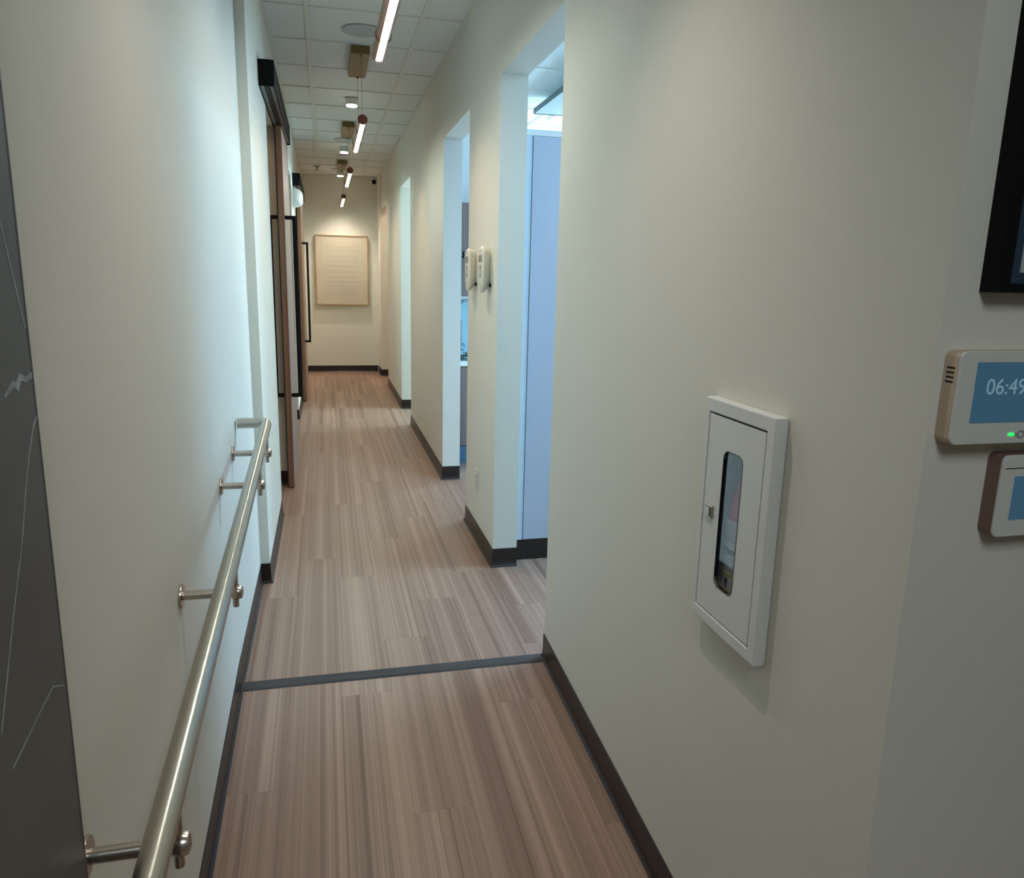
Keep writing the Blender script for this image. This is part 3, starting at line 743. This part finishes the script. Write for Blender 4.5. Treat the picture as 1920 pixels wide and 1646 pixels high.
# speakers
def speaker(x, y, lab):
    t = thing('ceiling_speaker', lab, 'speaker', (x, y, ZC), 'round grey ceiling speakers')
    bm = bmesh.new(); lathe(bm, [(.100, -.001), (.113, -.001), (.113, -.006), (.108, -.009), (.100, -.008), (.100, -.001)], (0, 0, 0), (0, 0, 1), 48); obj('rim', bm, M['speaker'], t, True)
    bm = bmesh.new(); lathe(bm, [(0, -.0055), (.107, -.0085), (.1075, -.0035), (0, -.0035)], (0, 0, 0), (0, 0, 1), 48); obj('grille', bm, M['speaker'], t, True)
speaker(.245, 4.80, 'round grey ceiling speaker in front of the second pendant canopy')
speaker(.245, 8.57, 'round ceiling speaker beside the far end of the third pendant canopy')
speaker(.235, 10.93, 'round ceiling speaker close to the end wall beyond the last canopy')
t = thing('smoke_detector', 'small flat ceiling disc just before the fourth pendant canopy', 'detector', (.235, 9.66, ZC))
bm = bmesh.new(); lathe(bm, [(0, -.004), (.048, -.004), (.050, -.012), (.036, -.024), (0, -.026)], (0, 0, 0), (0, 0, 1), 28); obj('housing', bm, M['tbar'], t, True)
t = thing('sprinkler_head', 'small dark sprinkler on the ceiling left of the pendants near the end wall', 'sprinkler', (-.063, 10.70, ZC))
bm = bmesh.new(); lathe(bm, [(0, -.006), (.045, -.006), (.042, -.012), (.012, -.014), (0, -.014)], (0, 0, 0), (0, 0, 1), 24); obj('escutcheon', bm, M['soffit'], t, True)
bm = bmesh.new(); tube(bm, [(0, 0, -.012), (0, 0, -.035)], .008, 10); lathe(bm, [(0, -.046), (.022, -.046), (.022, -.049), (0, -.049)], (0, 0, 0), (0, 0, 1), 16)
box(bm, -.012, -.009, -.002, .002, -.046, -.030); box(bm, .009, .012, -.002, .002, -.046, -.030); obj('head', bm, M['darkmatte'], t)

# ------------------------------------------------------------------ first side room: tall cabinet, hanging panel, lit troffer
t = thing('tall_cabinet', 'tall pale lavender cabinet standing inside the nearest right opening', 'cabinet', (.93, 3.64, 0))
bx('carcass', (0, .62, .012, .50, .11, 2.098), M['lav'], t)
bx('filler_strip', (.004, .034, .0, .012, .11, 2.098), M['lavedge'], t)
bx('door', (.037, .60, -.004, .012, .112, 2.096), M['lav'], t, .001)
bx('crown', (.0, .62, -.002, .50, 2.098, 2.125), M['counter'], t)
bx('plinth', (0, .62, .0, .48, 0, .11), M['base'], t)
t = thing('ceiling_panel', 'grey flat panel hung under the side room ceiling beyond the nearest opening', 'ceiling panel', (1.62, 4.2, 2.70))
bx('panel', (-.0, 1.2, -.5, 1.9, 0, .03), M['greypanel'], t, .004)
bx('rim', [(-.006, -.0005, -.5, 1.9, -.004, .034), (0, 1.2, 1.901, 1.907, -.004, .034)], M['edge'], t)
bx('hanger', [(.3, .31, 0, .01, .03, .112), (.3, .31, 1.4, 1.41, .03, .112), (.9, .91, 0, .01, .03, .112), (.9, .91, 1.4, 1.41, .03, .112)], M['charcoal'], t)
t = thing('ceiling_light', 'bright rectangular ceiling light beyond the grey hanging panel', 'ceiling light', (1.95, 6.60, ZC))
bx('frame', (-.02, 1.1, -.02, .22, -.010, .0), M['plastic'], t)
bx('diffuser', (.0, 1.08, .0, .20, -.014, -.0101), M['troffer'], t)

# ------------------------------------------------------------------ second side opening: counter run
t = thing('base_cabinet', 'walnut base cabinet under the white counter in the middle opening', 'cabinet', (.925, 5.79, 0))
bx('toe_kick', (0, .53, .03, .56, 0, .130), M['toekick'], t)
bx('carcass', (0, .53, .018, .56, .130, .765), M['cabwood'], t)
bx('door', (.006, .262, .0, .0175, .133, .762), M['cabwood'], t, .001)
bx('door', (.268, .524, .0, .0175, .133, .762), M['cabwood'], t, .001)
bx('toe_panel', (0, .53, -.035, .0299, 0, .128), M['toekick'], t)
ct = tag(bx('countertop', (.918, 1.455, 5.775, 6.365, .767, .800), M['counter']), 'white stone countertop in the middle opening', 'countertop')
bs = tag(bx('backsplash', (.918, 1.455, 6.352, 6.368, .801, 1.28), M['counter']), 'white backsplash behind the counter in the middle opening', 'backsplash')
t = thing('wall_cabinet', 'grey walnut wall cabinet above the counter in the middle opening', 'cabinet', (.925, 6.03, 1.29))
bx('carcass', (0, .53, .018, .335, 0, .715), M['cabwood'], t)
for a, b in ((.003, .262), (.268, .527)): 
    bx('door', (a, b, .0, .0175, .003, .712), M['cabwood'], t, .001)
bx('light_valance', (0, .53, .02, .335, -.012, 0), M['counter'], t)
bm = bmesh.new(); tube(bm, [(.128, .0, .30), (.128, -.035, .30), (.128, -.035, .345)], .007, 10); obj('hook', bm, M['black'], t, True)
t = thing('blue_holder', 'light blue plastic tool stand on the counter with thin black cords', 'holder', (1.02, 6.12, .80))
bm = bmesh.new()
ol = [(-.03, 0), (.16, 0), (.17, .08), (.16, .40), (.13, .45), (.02, .46), (-.005, .43), (-.02, .30), (-.005, .12), (-.03, .05)]
prism(bm, [(u+.045, v) for u, v in ol], lambda u, v, d: (u, d, v), 0, .09); obj('shell', bm, M['skyplastic'], t, False, .006)
bm = bmesh.new(); box(bm, .028, .040, -.012, -.001, .12, .30); obj('tool', bm, M['black'], t, bevel=.003)
bm = bmesh.new(); tube(bm, [(.05+.016*math.cos(a*PI/8), -.02, .085+.028*math.sin(a*PI/8)) for a in range(0, 15)], .0035, 8); obj('cord_loop', bm, M['cable'], t, True)
bm = bmesh.new()
rnd = random.Random(5)
for k in range(9):
    r0 = .035+.012*rnd.random(); zc_ = .800+.006+.006*k; ph = rnd.random()*6
    tube(bm, [(1.075+r0*1.6*math.cos(a*PI/9+ph)+.004*k, 5.88+r0*math.sin(a*PI/9+ph), max(.8058, zc_+.012*math.sin(a*PI/4.5+ph))) for a in range(17)], .0050, 8)
tag(obj('coiled_cable', bm, M['cable'], smooth=True), 'dark grey coiled cable lying on the white counter', 'cable')
